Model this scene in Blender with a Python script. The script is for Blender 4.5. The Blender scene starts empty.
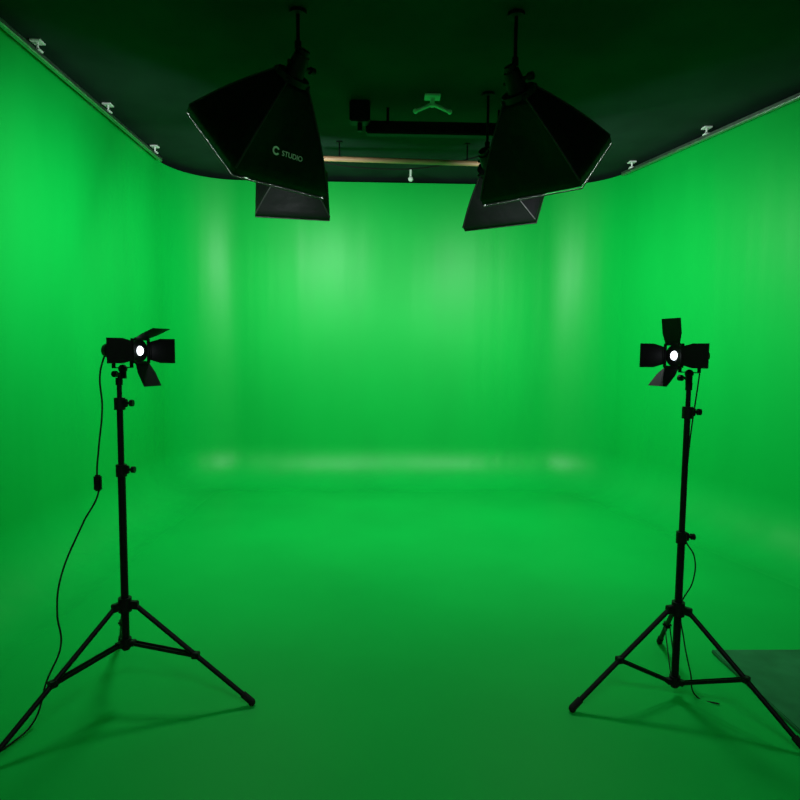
import bpy, bmesh, math, random
from mathutils import Vector, Matrix
random.seed(3)
scene = bpy.context.scene
col = scene.collection
try:
    scene.view_settings.view_transform = 'Standard'
    scene.view_settings.look = 'None'
except Exception: pass

# ---------------------------------------------------------------- materials
def mat(name, base, rough=0.5, metal=0.0, emis=None, estr=0.0, spec=0.5,
        noise=None, bump=None, var=0.0):
    m = bpy.data.materials.new(name); m.use_nodes = True
    nt = m.node_tree; b = nt.nodes['Principled BSDF']
    b.inputs['Base Color'].default_value = (*base, 1)
    b.inputs['Roughness'].default_value = rough
    b.inputs['Metallic'].default_value = metal
    b.inputs['Specular IOR Level'].default_value = spec
    if emis:
        b.inputs['Emission Color'].default_value = (*emis, 1)
        b.inputs['Emission Strength'].default_value = estr
    tc = nt.nodes.new('ShaderNodeTexCoord')
    if var:
        mp = nt.nodes.new('ShaderNodeMapping'); mp.inputs['Scale'].default_value = noise or (1, 1, 1)
        n = nt.nodes.new('ShaderNodeTexNoise'); n.inputs['Scale'].default_value = 1.0
        n.inputs['Detail'].default_value = 3
        r = nt.nodes.new('ShaderNodeValToRGB')
        r.color_ramp.elements[0].position = 0.3; r.color_ramp.elements[1].position = 0.7
        r.color_ramp.elements[0].color = (*[c*(1-var) for c in base], 1)
        r.color_ramp.elements[1].color = (*[min(1, c*(1+var)) for c in base], 1)
        nt.links.new(tc.outputs['Object'], mp.inputs[0]); nt.links.new(mp.outputs[0], n.inputs['Vector'])
        nt.links.new(n.outputs['Fac'], r.inputs[0]); nt.links.new(r.outputs[0], b.inputs['Base Color'])
    if bump:
        sc, st, dist = bump
        mp = nt.nodes.new('ShaderNodeMapping'); mp.inputs['Scale'].default_value = sc
        n = nt.nodes.new('ShaderNodeTexNoise'); n.inputs['Scale'].default_value = 1.0
        n.inputs['Detail'].default_value = 2
        bp = nt.nodes.new('ShaderNodeBump'); bp.inputs['Strength'].default_value = st
        bp.inputs['Distance'].default_value = dist
        nt.links.new(tc.outputs['Object'], mp.inputs[0]); nt.links.new(mp.outputs[0], n.inputs['Vector'])
        nt.links.new(n.outputs['Fac'], bp.inputs['Height']); nt.links.new(bp.outputs[0], b.inputs['Normal'])
    return m

GREEN = (0.001, 0.40, 0.050)
m_wall = mat('green_vinyl_wall', GREEN, 0.43, spec=0.22, noise=(1.3, 1.3, .4), var=0.06,
             bump=((2.2, 2.2, 0.22), 0.38, 0.05))
m_floor = mat('green_vinyl_floor', GREEN, 0.5, spec=0.14, noise=(.8, .8, 1), var=0.08,
              bump=((1.5, 1.5, 1), 0.2, 0.03))
m_ceil = mat('dark_ceiling_paint', (0.012, 0.028, 0.022), 0.75, spec=.12, noise=(2, 2, 2), var=0.25)
m_dark = mat('grey_wall_paint', (0.25, 0.27, 0.25), 0.8, noise=(1, 1, 1), var=0.08)
m_fabric = mat('black_nylon', (0.003, 0.003, 0.0035), 0.55, spec=0.18, bump=((9, 9, 9), 0.5, 0.02))
m_seam = mat('black_piping', (0.004, 0.004, 0.004), 0.6)
m_rim = mat('rim_light_tint', (0.10, 0.11, 0.10), 0.6, spec=.2)  # front rims coloured paler, standing in for the diffuser's lit edge
m_silver = mat('silver_lining', (0.7, 0.7, 0.7), 0.3, 1.0, bump=((40, 40, 40), .4, .01))
m_diff = mat('lit_diffuser', (0.9, 0.9, 0.9), 0.8, emis=(1, 1, 1), estr=1.5)
m_black = mat('black_painted_metal', (0.004, 0.004, 0.005), 0.5, 0.0, spec=.15, noise=(20, 20, 20), var=0.2)
m_blackp = mat('black_plastic', (0.004, 0.004, 0.005), 0.5, spec=.2, noise=(30, 30, 30), var=0.2)
m_rubber = mat('rubber', (0.008, 0.008, 0.008), 0.8, spec=.2)
m_alu = mat('brushed_aluminium', (0.6, 0.62, 0.6), 0.35, 1.0, noise=(30, 30, 3), var=0.1)
m_white = mat('white_paint', (0.75, 0.78, 0.75), 0.5)
m_wood = mat('brown_rod', (0.40, 0.22, 0.12), 0.5, noise=(3, 30, 30), var=0.3)
m_led = mat('led_lens', (1, 1, 1), 0.3, emis=(0.85, 0.95, 1), estr=2.5)
m_mat = mat('grey_green_rubber_mat', (0.02, 0.16, 0.055), 0.6, spec=.08, noise=(6, 6, 6), var=0.2)
m_logo = mat('printed_logo', (0.9, 0.9, 0.9), 0.6)

# ---------------------------------------------------------------- mesh helpers
def obj(name, bm, m, parent=None, smooth=False):
    me = bpy.data.meshes.new(name); bmesh.ops.recalc_face_normals(bm, faces=bm.faces[:]) 
    bm.to_mesh(me); bm.free()
    ms = m if isinstance(m, (list, tuple)) else [m]
    for x in ms: me.materials.append(x)
    if smooth:
        for p in me.polygons: p.use_smooth = True
    o = bpy.data.objects.new(name, me); col.objects.link(o)
    if parent: o.parent = parent
    return o
def empty(name, loc=(0, 0, 0), rot=None, parent=None):
    e = bpy.data.objects.new(name, None); e.empty_display_size = .1; col.objects.link(e)
    e.location = loc
    if rot is not None:
        e.rotation_mode = 'QUATERNION'; e.rotation_quaternion = rot
    if parent: e.parent = parent
    return e
def axis_mat(a, b):
    a, b = Vector(a), Vector(b); d = b - a
    q = d.to_track_quat('Z', 'Y')
    return Matrix.Translation((a+b)/2) @ q.to_matrix().to_4x4(), d.length
def cyl(bm, a, b, r1, r2=None, seg=20):
    M, L = axis_mat(a, b)
    bmesh.ops.create_cone(bm, cap_ends=True, segments=seg, radius1=r1, radius2=r1 if r2 is None else r2, depth=L, matrix=M)
def box(bm, c, s, rot=None, bev=0.0):
    M = Matrix.Translation(c)
    if rot is not None: M = M @ rot.to_4x4()
    M = M @ Matrix.Diagonal((*s, 1))
    r = bmesh.ops.create_cube(bm, size=1, matrix=M)
    if bev:
        es = {e for v in r['verts'] for e in v.link_edges}
        bmesh.ops.bevel(bm, geom=list(es), offset=bev, segments=2, affect='EDGES')
def sph(bm, c, r, sc=(1, 1, 1)):
    bmesh.ops.create_uvsphere(bm, u_segments=16, v_segments=10, radius=r,
                              matrix=Matrix.Translation(c) @ Matrix.Diagonal((*sc, 1)))
def auto(o, ang=35):
    for p in o.data.polygons: p.use_smooth = True
    try: o.data.set_sharp_from_angle(angle=math.radians(ang))
    except Exception: pass
    return o
def cable(name, pts, r, m, parent=None):
    cu = bpy.data.curves.new(name, 'CURVE'); cu.dimensions = '3D'; cu.bevel_depth = r; cu.bevel_resolution = 3
    cu.resolution_u = 10; cu.use_fill_caps = True
    s = cu.splines.new('BEZIER'); s.bezier_points.add(len(pts)-1)
    for bp, p in zip(s.bezier_points, pts):
        bp.co = p; bp.handle_left_type = bp.handle_right_type = 'AUTO'
    o = bpy.data.objects.new(name, cu); cu.materials.append(m); col.objects.link(o)
    if parent: o.parent = parent
    return o

# ---------------------------------------------------------------- room shell (cyclorama)
H = 3.40; CR = 0.45; YB = 6.9; YF = -2.0; CEIL = 3.46
SL = .27
P0, P1, P2, P3 = (Vector(p) for p in ((-2.3, YF), (-2.3, YB), (2.36, YB), (2.36+SL*(YB-YF), YF)))
def fillet(a, c, b, R, n=20):
    d1 = (a-c).normalized(); d2 = (b-c).normalized()
    ang = d1.angle(d2); t = R/math.tan(ang/2)
    s = c+d1*t; e = c+d2*t
    cen = c+(d1+d2).normalized()*(R/math.sin(ang/2))
    a0 = math.atan2(*(s-cen).yx); a1 = math.atan2(*(e-cen).yx)
    while a1-a0 > math.pi: a1 -= 2*math.pi
    while a1-a0 < -math.pi: a1 += 2*math.pi
    out = []
    for i in range(n+1):
        th = a0+(a1-a0)*i/n; d = Vector((math.cos(th), math.sin(th)))
        out.append((cen+d*R, -d))
    return out
def straight(a, b, nrm, n):
    return [(a.lerp(b, i/n), nrm) for i in range(n+1)]
f1 = fillet(P0, P1, P2, 0.66); f2 = fillet(P1, P2, P3, 0.72)
nL = Vector((1, 0)); nB = Vector((0, -1))
dR = (P3-P2).normalized(); nR = Vector((dR.y, -dR.x))
if nR.x > 0: nR = -nR
sL = straight(P0, f1[0][0], nL, 30)
eps = Vector((.1, 0))
left_path = sL[:-1]+f1+[(f1[-1][0]+eps, nB)]
back_path = straight(f1[-1][0]+eps, f2[0][0]-eps, nB, 24)
right_path = [(f2[0][0]-eps, nB)]+f2+straight(f2[-1][0], P3, nR, 30)[1:]
prof = [(0, H-(H-CR)*i/14) for i in range(15)]
for i in range(1, 15):
    a = math.pi/2*i/14; prof.append((CR*(1-math.cos(a)), CR*(1-math.sin(a))))
prof.append((CR+.05, 0))
def sweep(name, path):
    bm = bmesh.new(); rows = []
    for p, n in path:
        rows.append([bm.verts.new((p.x+n.x*o, p.y+n.y*o, z)) for o, z in prof])
    for r0, r1 in zip(rows, rows[1:]):
        for j in range(len(prof)-1):
            bm.faces.new((r0[j], r0[j+1], r1[j+1], r1[j]))
    return obj(name, bm, m_wall, smooth=True)
sweep('wall_left', left_path); sweep('wall_back', back_path); sweep('wall_right', right_path)
bm = bmesh.new()
full = left_path+back_path[1:]+right_path[1:]
vs = [bm.verts.new((p.x+n.x*(CR+.05), p.y+n.y*(CR+.05), 0)) for p, n in full]
bm.faces.new(vs)
fl = obj('floor', bm, m_floor)
bm = bmesh.new(); box(bm, (1.2, 2.4, CEIL+.05), (8.4, 9.6, .1)); obj('ceiling', bm, m_ceil)
bm = bmesh.new(); box(bm, (1.2, YF-.05, CEIL/2), (8.4, .1, CEIL)); obj('wall_front', bm, m_dark)

# ---------------------------------------------------------------- curtain rails
def rail(name, pts, nrm_off):
    root = empty(name)
    bm = bmesh.new()
    for (a, b) in zip(pts, pts[1:]):
        a = Vector(a); b = Vector(b); M, L = axis_mat(a, b)
        d = (b-a).normalized()
        rot = Matrix((d, Vector((0, 0, 1)).cross(d), Vector((0, 0, 1)))).transposed()
        box(bm, (a+b)/2, (L, .035, .03), rot, .004)
        box(bm, (a+b)/2-Vector((0, 0, .018)), (L, .02, .006), rot)
    obj('track', bm, m_alu, root)
    bm = bmesh.new()
    for (a, b) in zip(pts, pts[1:]):
        a = Vector(a); b = Vector(b); n = max(1, int((b-a).length/.9))
        for i in range(n+1):
            p = a.lerp(b, (i+.15)/(n+.3))
            cyl(bm, p, (p.x, p.y, CEIL), .008)
            box(bm, (p.x, p.y, p.z+.02), (.05, .05, .012), None, .003)
            box(bm, (p.x, p.y, CEIL-.006), (.07, .07, .012), None, .003)
    obj('ceiling_brackets', bm, m_white, root)
rail('curtain_rail', [(-2.24, 0.0, 3.38), (-2.24, 6.15, 3.38)], 0)
pr1 = f2[-1][0]+nR*.06; pr0 = pr1+dR*6.2
rail('curtain_rail', [(pr1.x, pr1.y, 3.38), (pr0.x, pr0.y, 3.38)], 0)

# ---------------------------------------------------------------- softboxes
def softbox(center, n, w, h, depth, logo=False, power=40, rim=None):
    """local -Z = aim direction, opening in the local z=0 plane"""
    n = Vector(n).normalized()
    zax = -n; xax = Vector((0, 0, 1)).cross(zax).normalized(); yax = zax.cross(xax)
    R = Matrix((xax, yax, zax)).transposed()
    root = empty('overhead_softbox', center, R.to_quaternion())
    rr = .075
    N = 12; K = 10
    def ringpt(t, side, s):
        cs = [(-1, -1), (1, -1), (1, 1), (-1, 1)]
        a = cs[side]; b = cs[(side+1) % 4]
        g = 1-t; bow = math.sin(math.pi*t)*.05
        hw = (rr+(w/2-rr)*g) + bow*w*.35; hh = (rr+(h/2-rr)*g) + bow*h*.35
        x = (a[0]+(b[0]-a[0])*s)*hw; y = (a[1]+(b[1]-a[1])*s)*hh
        sag = math.sin(math.pi*s)*math.sin(math.pi*min(1, t*1.0))*.03
        mx = {0: (0, 1), 1: (-1, 0), 2: (0, -1), 3: (1, 0)}[side]
        return (x+mx[0]*sag, y+mx[1]*sag, depth*t)
    bm = bmesh.new()
    for side in range(4):
        g = [[bm.verts.new(ringpt(i/N, side, j/K)) for j in range(K+1)] for i in range(N+1)]
        for i in range(N):
            for j in range(K):
                bm.faces.new((g[i][j], g[i][j+1], g[i+1][j+1], g[i+1][j]))
        l0 = g[0]; l1 = [bm.verts.new((v.co.x, v.co.y, -.04)) for v in l0]
        for j in range(K): bm.faces.new((l0[j], l0[j+1], l1[j+1], l1[j]))
    bmesh.ops.remove_doubles(bm, verts=bm.verts[:], dist=.0005)
    o = obj('fabric_shell', bm, [m_fabric, m_silver], root); auto(o, 40)
    md = o.modifiers.new('thick', 'SOLIDIFY'); md.thickness = .004; md.offset = -1
    md.material_offset = 1
    for side in range(4):
        cable('rib_%d' % (side+1), [ringpt(i/8, side, 0) for i in range(9)], .006, m_seam, root)
    bm = bmesh.new()
    rz = -.042 if rim is None else -.052
    cs = [(-w/2, -h/2, rz), (w/2, -h/2, rz), (w/2, h/2, rz), (-w/2, h/2, rz)]
    for a, b in zip(cs, cs[1:]+cs[:1]): cyl(bm, a, b, .004, seg=8)
    obj('front_piping', bm, rim or m_seam, root)
    bm = bmesh.new(); box(bm, (0, 0, -.012), (w-.012, h-.012, .004)); obj('diffuser', bm, m_diff, root)
    bm = bmesh.new()
    cyl(bm, (0, 0, depth-.01), (0, 0, depth+.025), .10, seg=32)
    cyl(bm, (0, 0, depth+.025), (0, 0, depth+.14), .06, .045, seg=28)
    cyl(bm, (0, 0, depth+.14), (0, 0, depth+.17), .035, seg=24)
    for i in range(4):
        a = math.pi/4+i*math.pi/2
        box(bm, (math.cos(a)*.1, math.sin(a)*.1, depth), (.03, .03, .03), Matrix.Rotation(a, 3, 'Z'), .004)
    cyl(bm, (-.07, 0, depth+.08), (.09, 0, depth+.08), .012)
    cyl(bm, (.09, 0, depth+.08), (.12, 0, depth+.08), .022)
    auto(obj('speed_ring_and_head', bm, m_blackp, root))
    Mi = (Matrix.Translation(center) @ R.to_4x4()).inverted()
    hp = Matrix.Translation(center) @ R.to_4x4() @ Vector((0, 0, depth+.08))
    bm = bmesh.new()
    top = Vector((hp.x, hp.y, CEIL))
    cyl(bm, Mi @ hp, Mi @ top, .011)
    cyl(bm, Mi @ Vector((top.x, top.y, CEIL-.02)), Mi @ top, .05, seg=24)
    cyl(bm, Mi @ (hp+Vector((0, 0, .08))), Mi @ (hp+Vector((0, 0, .13))), .02)
    auto(obj('hanging_rod', bm, m_black, root))
    if logo:
        p0 = Vector(ringpt(.24, 0, .5)); p1 = Vector(ringpt(.40, 0, .5)); pa = Vector(ringpt(.24, 0, .9))
        up = (p1-p0).normalized(); rt = (pa-p0).normalized(); nn = rt.cross(up).normalized()
        M3 = Matrix((rt, up, nn)).transposed()
        t = bpy.data.curves.new('logo_text', 'FONT'); t.body = 'STUDIO'; t.size = .042; t.align_x = 'CENTER'
        t.materials.append(m_logo); t.extrude = .0005
        to = bpy.data.objects.new('logo_text', t); col.objects.link(to); to.parent = root
        to.rotation_mode = 'QUATERNION'; to.rotation_quaternion = M3.to_quaternion()
        to.location = p0+nn*.012+rt*.03
        bm = bmesh.new()
        ctr = p0+nn*.012-rt*.085+up*.015
        k = 24
        for i in range(k-4):
            a0 = .5+2*math.pi*i/k; a1 = .5+2*math.pi*(i+1)/k
            q = [ctr+rt*math.cos(a)*r+up*math.sin(a)*r for a, r in ((a0, .014), (a0, .025), (a1, .025), (a1, .014))]
            bm.faces.new([bm.verts.new(x) for x in q])
        obj('logo_emblem', bm, m_logo, root)
    ld = bpy.data.lights.new('softbox_glow', 'AREA'); ld.shape = 'RECTANGLE'; ld.size = w-.03; ld.size_y = h-.03
    ld.energy = power; ld.color = (.90, 1, .98)
    lo = bpy.data.objects.new('softbox_glow', ld); col.objects.link(lo); lo.parent = root; lo.location = (0, 0, -.043)
    return root
softbox((-.80, 3.90, 2.76), (-.502, .469, -.727), .68, .68, .47, True, 48, m_rim)
softbox((.990, 3.88, 2.674), (.46, .485, -.743), .68, .53, .47, False, 48, m_rim)
softbox((-.79, 5.16, 2.83), (-.150, .853, -.50), .60, .50, .34, False, 33)
softbox((.960, 4.98, 2.75), (.48, .70, -.53), .62, .50, .34, False, 33)

# added fill panel, unseen behind the camera, to brighten the near floor
root = empty('added_fill_panel', (.4, -.5, CEIL-.03))
bm = bmesh.new(); box(bm, (0, 0, 0), (1.3, .7, .06), None, .006); obj('housing', bm, m_white, root)
bm = bmesh.new(); box(bm, (0, 0, -.033), (1.2, .6, .006)); obj('fill_diffuser', bm, m_diff, root)
ld = bpy.data.lights.new('fill_glow', 'AREA'); ld.shape = 'RECTANGLE'; ld.size = 1.2; ld.size_y = .6; ld.energy = 36
lo = bpy.data.objects.new('fill_glow', ld); col.objects.link(lo); lo.parent = root; lo.location = (0, 0, -.04)

# ---------------------------------------------------------------- stands + barn door lamps
def stand(root, top, hub, brace, angs, R, clamps):
    bm = bmesh.new()
    zs = [brace-.03]+clamps+[top]
    rs = [.0155, .0125, .010, .008]
    for i in range(len(zs)-1):
        cyl(bm, (0, 0, zs[i]-(0.02 if i else 0)), (0, 0, zs[i+1]), rs[i], seg=24)
    cyl(bm, (0, 0, top), (0, 0, top+.02), .0055)
    auto(obj('telescopic_pole', bm, m_black, root))
    bm = bmesh.new()
    for c in clamps:
        cyl(bm, (0, 0, c-.028), (0, 0, c+.022), .022, seg=24)
        box(bm, (.022, 0, c), (.02, .018, .034), None, .003)
        cyl(bm, (.028, 0, c), (.045, 0, c), .006)
        cyl(bm, (.042, 0, c), (.056, 0, c), .014, seg=10)
    cyl(bm, (0, 0, top-.03), (0, 0, top), .014)
    cyl(bm, (0, 0, hub-.03), (0, 0, hub+.03), .027, seg=24)
    cyl(bm, (0, 0, brace-.02), (0, 0, brace+.02), .023, seg=24)
    auto(obj('clamps_and_collars', bm, m_blackp, root))
    bml = bmesh.new(); bmf = bmesh.new(); bmb = bmesh.new()
    for a in angs:
        a = math.radians(a); d = Vector((math.cos(a), math.sin(a), 0)); s = Vector((-d.y, d.x, 0))
        rot = Matrix((d, s, Vector((0, 0, 1)))).transposed()
        p = d*.045+Vector((0, 0, hub)); q = d*R+Vector((0, 0, .018))
        box(bmb, d*.038+Vector((0, 0, hub)), (.04, .024, .034), rot, .003)
        cyl(bml, p, q, .0105, seg=16)
        cyl(bmf, q+(p-q).normalized()*.05, q+(q-p).normalized()*.004, .0145, seg=16)
        sph(bmf, q+Vector((0, 0, -.003)), .0155)
        t = .52; m = p.lerp(q, t)
        b0 = d*.03+Vector((0, 0, brace))
        dd = (m-b0).normalized(); up = s.cross(dd)
        rb = Matrix((dd, s, up)).transposed()
        for sg in (-1, 1):
            box(bml, (b0+m)/2+s*sg*.011, ((m-b0).length, .003, .014), rb)
        box(bmb, m, (.03, .03, .026), rot, .003)
        box(bmb, b0, (.025, .03, .022), rot, .003)
        cyl(bmb, m-s*.02, m+s*.02, .005)
    auto(obj('tripod_legs', bml, m_black, root)); auto(obj('rubber_feet', bmf, m_rubber, root)); auto(obj('leg_joints', bmb, m_blackp, root))

def lamp(parent, x, y, z, yaw, opens, pitch=0.0):
    """local +X is the beam. opens: top, bottom, +y, -y door angles (deg away from the beam axis)"""
    q = Matrix.Rotation(math.radians(yaw), 3, 'Z') @ Matrix.Rotation(math.radians(pitch), 3, 'Y')
    root = empty('lamp_head', (x, y, z), q.to_quaternion(), parent)
    bm = bmesh.new()
    cyl(bm, (-.095, 0, 0), (.05, 0, 0), .036, seg=32)
    cyl(bm, (-.12, 0, 0), (-.095, 0, 0), .026, .036, seg=32)
    for i in range(6): cyl(bm, (-.085+i*.012, 0, 0), (-.080+i*.012, 0, 0), .041, seg=32)
    cyl(bm, (.015, 0, 0), (.05, 0, 0), .044, seg=32)
    auto(obj('lamp_body', bm, m_black, root))
    bm = bmesh.new()
    f = .046
    for (cy, cz, sy, sz) in ((0, f, 2*f+.008, .008), (0, -f, 2*f+.008, .008), (f, 0, .008, 2*f), (-f, 0, .008, 2*f)):
        box(bm, (.056, cy, cz), (.012, sy, sz), None, .001)
    obj('barn_door_frame', bm, m_black, root)
    bm = bmesh.new(); sph(bm, (.052, 0, 0), .018, (.7, 1, 1.1))
    auto(obj('led_lens', bm, m_led, root))
    bm = bmesh.new()
    k = 32
    for i in range(k):
        a0 = 2*math.pi*i/k; a1 = 2*math.pi*(i+1)/k
        q4 = [(.0525, math.cos(a)*r, math.sin(a)*r) for a, r in ((a0, .017), (a0, .046), (a1, .046), (a1, .017))]
        bm.faces.new([bm.verts.new(v) for v in q4])
    obj('bezel', bm, m_blackp, root)
    dirs = [Vector((0, 0, 1)), Vector((0, 0, -1)), Vector((0, 1, 0)), Vector((0, -1, 0))]
    bm = bmesh.new()
    for d, o in zip(dirs, opens):
        if o is None: continue
        o = math.radians(o); s = Vector((1, 0, 0)).cross(d)
        out = (Vector((1, 0, 0))*math.cos(o)+d*math.sin(o)); nn = s.cross(out)
        h0 = Vector((.064, 0, 0))+d*.05
        L = .105; w0, w1 = .038, .05
        pts = [h0-s*w0, h0+s*w0, h0+out*L*.4+s*w1, h0+out*L+s*w1, h0+out*L-s*w1, h0+out*L*.4-s*w1]
        A = [bm.verts.new(p+nn*.001) for p in pts]; B = [bm.verts.new(p-nn*.001) for p in pts]
        bm.faces.new(A); bm.faces.new(B[::-1])
        for i in range(6): bm.faces.new((A[i], B[i], B[(i+1) % 6], A[(i+1) % 6]))
        cyl(bm, h0-s*w0, h0+s*w0, .004, seg=10)
    obj('barn_doors', bm, m_black, root)
    bm = bmesh.new()
    for sg in (-1, 1):
        box(bm, (-.035, sg*.05, -.03), (.018, .004, .08), None, .001)
        cyl(bm, (-.035, sg*.03, 0), (-.035, sg*.062, 0), .012)
    box(bm, (-.035, 0, -.07), (.018, .104, .004), None, .001)
    cyl(bm, (-.035, 0, -.115), (-.035, 0, -.07), .014, seg=20)
    cyl(bm, (-.035, 0, -.095), (-.035, -.04, -.095), .006)
    cyl(bm, (-.035, -.036, -.095), (-.035, -.052, -.095), .013, seg=10)
    sph(bm, (-.035, 0, -.075), .018)
    auto(obj('yoke_bracket', bm, m_blackp, root))
    ld = bpy.data.lights.new('led_beam', 'SPOT'); ld.energy = 4; ld.spot_size = math.radians(50); ld.spot_blend = .8
    ld.shadow_soft_size = .02; ld.color = (.95, .98, 1)
    lo = bpy.data.objects.new('led_beam', ld); col.objects.link(lo); lo.parent = root
    lo.location = (.08, 0, 0); lo.rotation_euler = (0, math.radians(-90), 0)

LX, LY = -1.103, 2.51
RX, RY = 1.285, 2.51
sl = empty('barn_door_spotlight_on_stand', (LX, LY, 0))
stand(sl, 1.385, .418, .25, [-6, 116, 236], .55, [1.0, 1.28])
lamp(sl, .050, -.012, 1.497, -19, (22, 62, 12, 112))
sr = empty('barn_door_spotlight_on_stand', (RX, RY, 0))
stand(sr, 1.385, .40, .075, [193, 309, 72], .50, [.72, 1.262])
lamp(sr, -.033, -.010, 1.500, 200, (82, 46, 112, 12))

# cables
root = empty('power_cable')
cp = [(-1.165, 2.53, 1.49), (-1.185, 2.52, 1.40), (-1.18, 2.52, 1.26), (-1.19, 2.5, 1.09), (-1.20, 2.5, .98), (-1.195, 2.5, .91),
      (-1.25, 2.47, .78), (-1.33, 2.43, .55), (-1.34, 2.42, .42), (-1.33, 2.42, .28), (-1.37, 2.38, .15), (-1.38, 2.30, .03), (-1.41, 2.2, .006), (-1.5, 2.0, .006), (-1.6, 1.6, .006)]
cable('cord', cp, .0038, m_rubber, root)
bm = bmesh.new(); box(bm, (-1.1975, 2.5, .945), (.03, .022, .068), None, .006); box(bm, (-1.1975, 2.489, .95), (.012, .006, .02), None, .002)
obj('inline_switch', bm, m_blackp, root)
root = empty('power_cable')
cable('cord', [(1.345, 2.53, 1.49), (1.335, 2.53, 1.38), (1.312, 2.535, 1.1), (1.307, 2.535, .8), (1.315, 2.535, .70), (1.35, 2.52, .63), (1.35, 2.52, .52), (1.312, 2.54, .40),
      (1.33, 2.535, .25), (1.36, 2.52, .1), (1.38, 2.5, .006), (1.45, 2.44, .006)], .003, m_rubber, root)

# ---------------------------------------------------------------- floor mat at the right
bm = bmesh.new(); box(bm, (2.10, 2.04, .01), (.88, 1.7, .02), None, .004); obj('rubber_floor_mat', bm, m_mat)

# ---------------------------------------------------------------- ceiling fittings
root = empty('curtain_pole')
bm = bmesh.new(); cyl(bm, (-.62, 5.8, 3.31), (.93, 5.75, 3.27), .024, seg=20); sph(bm, (-.62, 5.8, 3.31), .03); sph(bm, (.93, 5.75, 3.27), .03)
auto(obj('rod', bm, m_wood, root))
bm = bmesh.new()
for xx, zz in ((-.45, 3.305), (.75, 3.275)):
    cyl(bm, (xx, 5.79, zz), (xx, 5.79, CEIL), .007); cyl(bm, (xx, 5.79, CEIL-.01), (xx, 5.79, CEIL), .03)
auto(obj('hangers', bm, m_black, root))
root = empty('ceiling_lighting_track')
bm = bmesh.new()
box(bm, (.45, 5.0, 3.30), (1.25, .09, .10), None, .01)
for i in range(10): box(bm, (-.1+i*.12, 4.952, 3.30), (.06, .012, .06), None, .003)
for xx in (0, .9): cyl(bm, (xx, 5.0, 3.34), (xx, 5.0, CEIL), .012)
auto(obj('beam', bm, m_black, root))
root = empty('electrical_junction_box')
bm = bmesh.new(); box(bm, (-.22, 4.9, 3.38), (.16, .12, .16), None, .01); cyl(bm, (-.22, 4.9, 3.3), (-.22, 4.9, 3.24), .02)
auto(obj('housing', bm, m_blackp, root))
root = empty('ceiling_mount_bracket')
bm = bmesh.new()
box(bm, (.34, 4.75, CEIL-.008), (.12, .10, .016), None, .003)
cyl(bm, (.34, 4.75, 3.45), (.34, 4.75, 3.38), .018)
for a in (-1, 1):
    cyl(bm, (.34, 4.75, 3.40), (.34+a*.13, 4.71, 3.33), .014); sph(bm, (.34+a*.13, 4.71, 3.33), .019)
auto(obj('arms', bm, m_white, root))
root = empty('ceiling_cable')
cable('cord', [(-1.2, 5.9, 3.45), (-.6, 6.1, 3.36), (0, 6.2, 3.34), (.5, 6.1, 3.35), (1.1, 5.9, 3.45)], .006, m_rubber, root)
root = empty('ceiling_hook')
bm = bmesh.new()
for xx in (-1.5, .25, 1.5):
    cyl(bm, (xx, 6.6, 3.36), (xx, 6.6, CEIL), .012); sph(bm, (xx, 6.6, 3.36), .028)
auto(obj('hooks', bm, m_white, root))

# ---------------------------------------------------------------- world + camera
w = bpy.data.worlds.new('studio'); scene.world = w; w.use_nodes = True
w.node_tree.nodes['Background'].inputs[0].default_value = (.02, .03, .025, 1)
w.node_tree.nodes['Background'].inputs[1].default_value = .3
cd = bpy.data.cameras.new('camera'); cam = bpy.data.objects.new('camera', cd); col.objects.link(cam)
cd.sensor_width = 36; cd.lens = 27; cd.clip_start = .02
cam.location = (0, 0, 1.5)
R = Matrix.Rotation(math.radians(-1.4), 3, 'Z') @ Matrix.Rotation(math.radians(90-4.5), 3, 'X') @ Matrix.Rotation(math.radians(.6), 3, 'Z')
cam.rotation_euler = R.to_euler()
scene.camera = cam
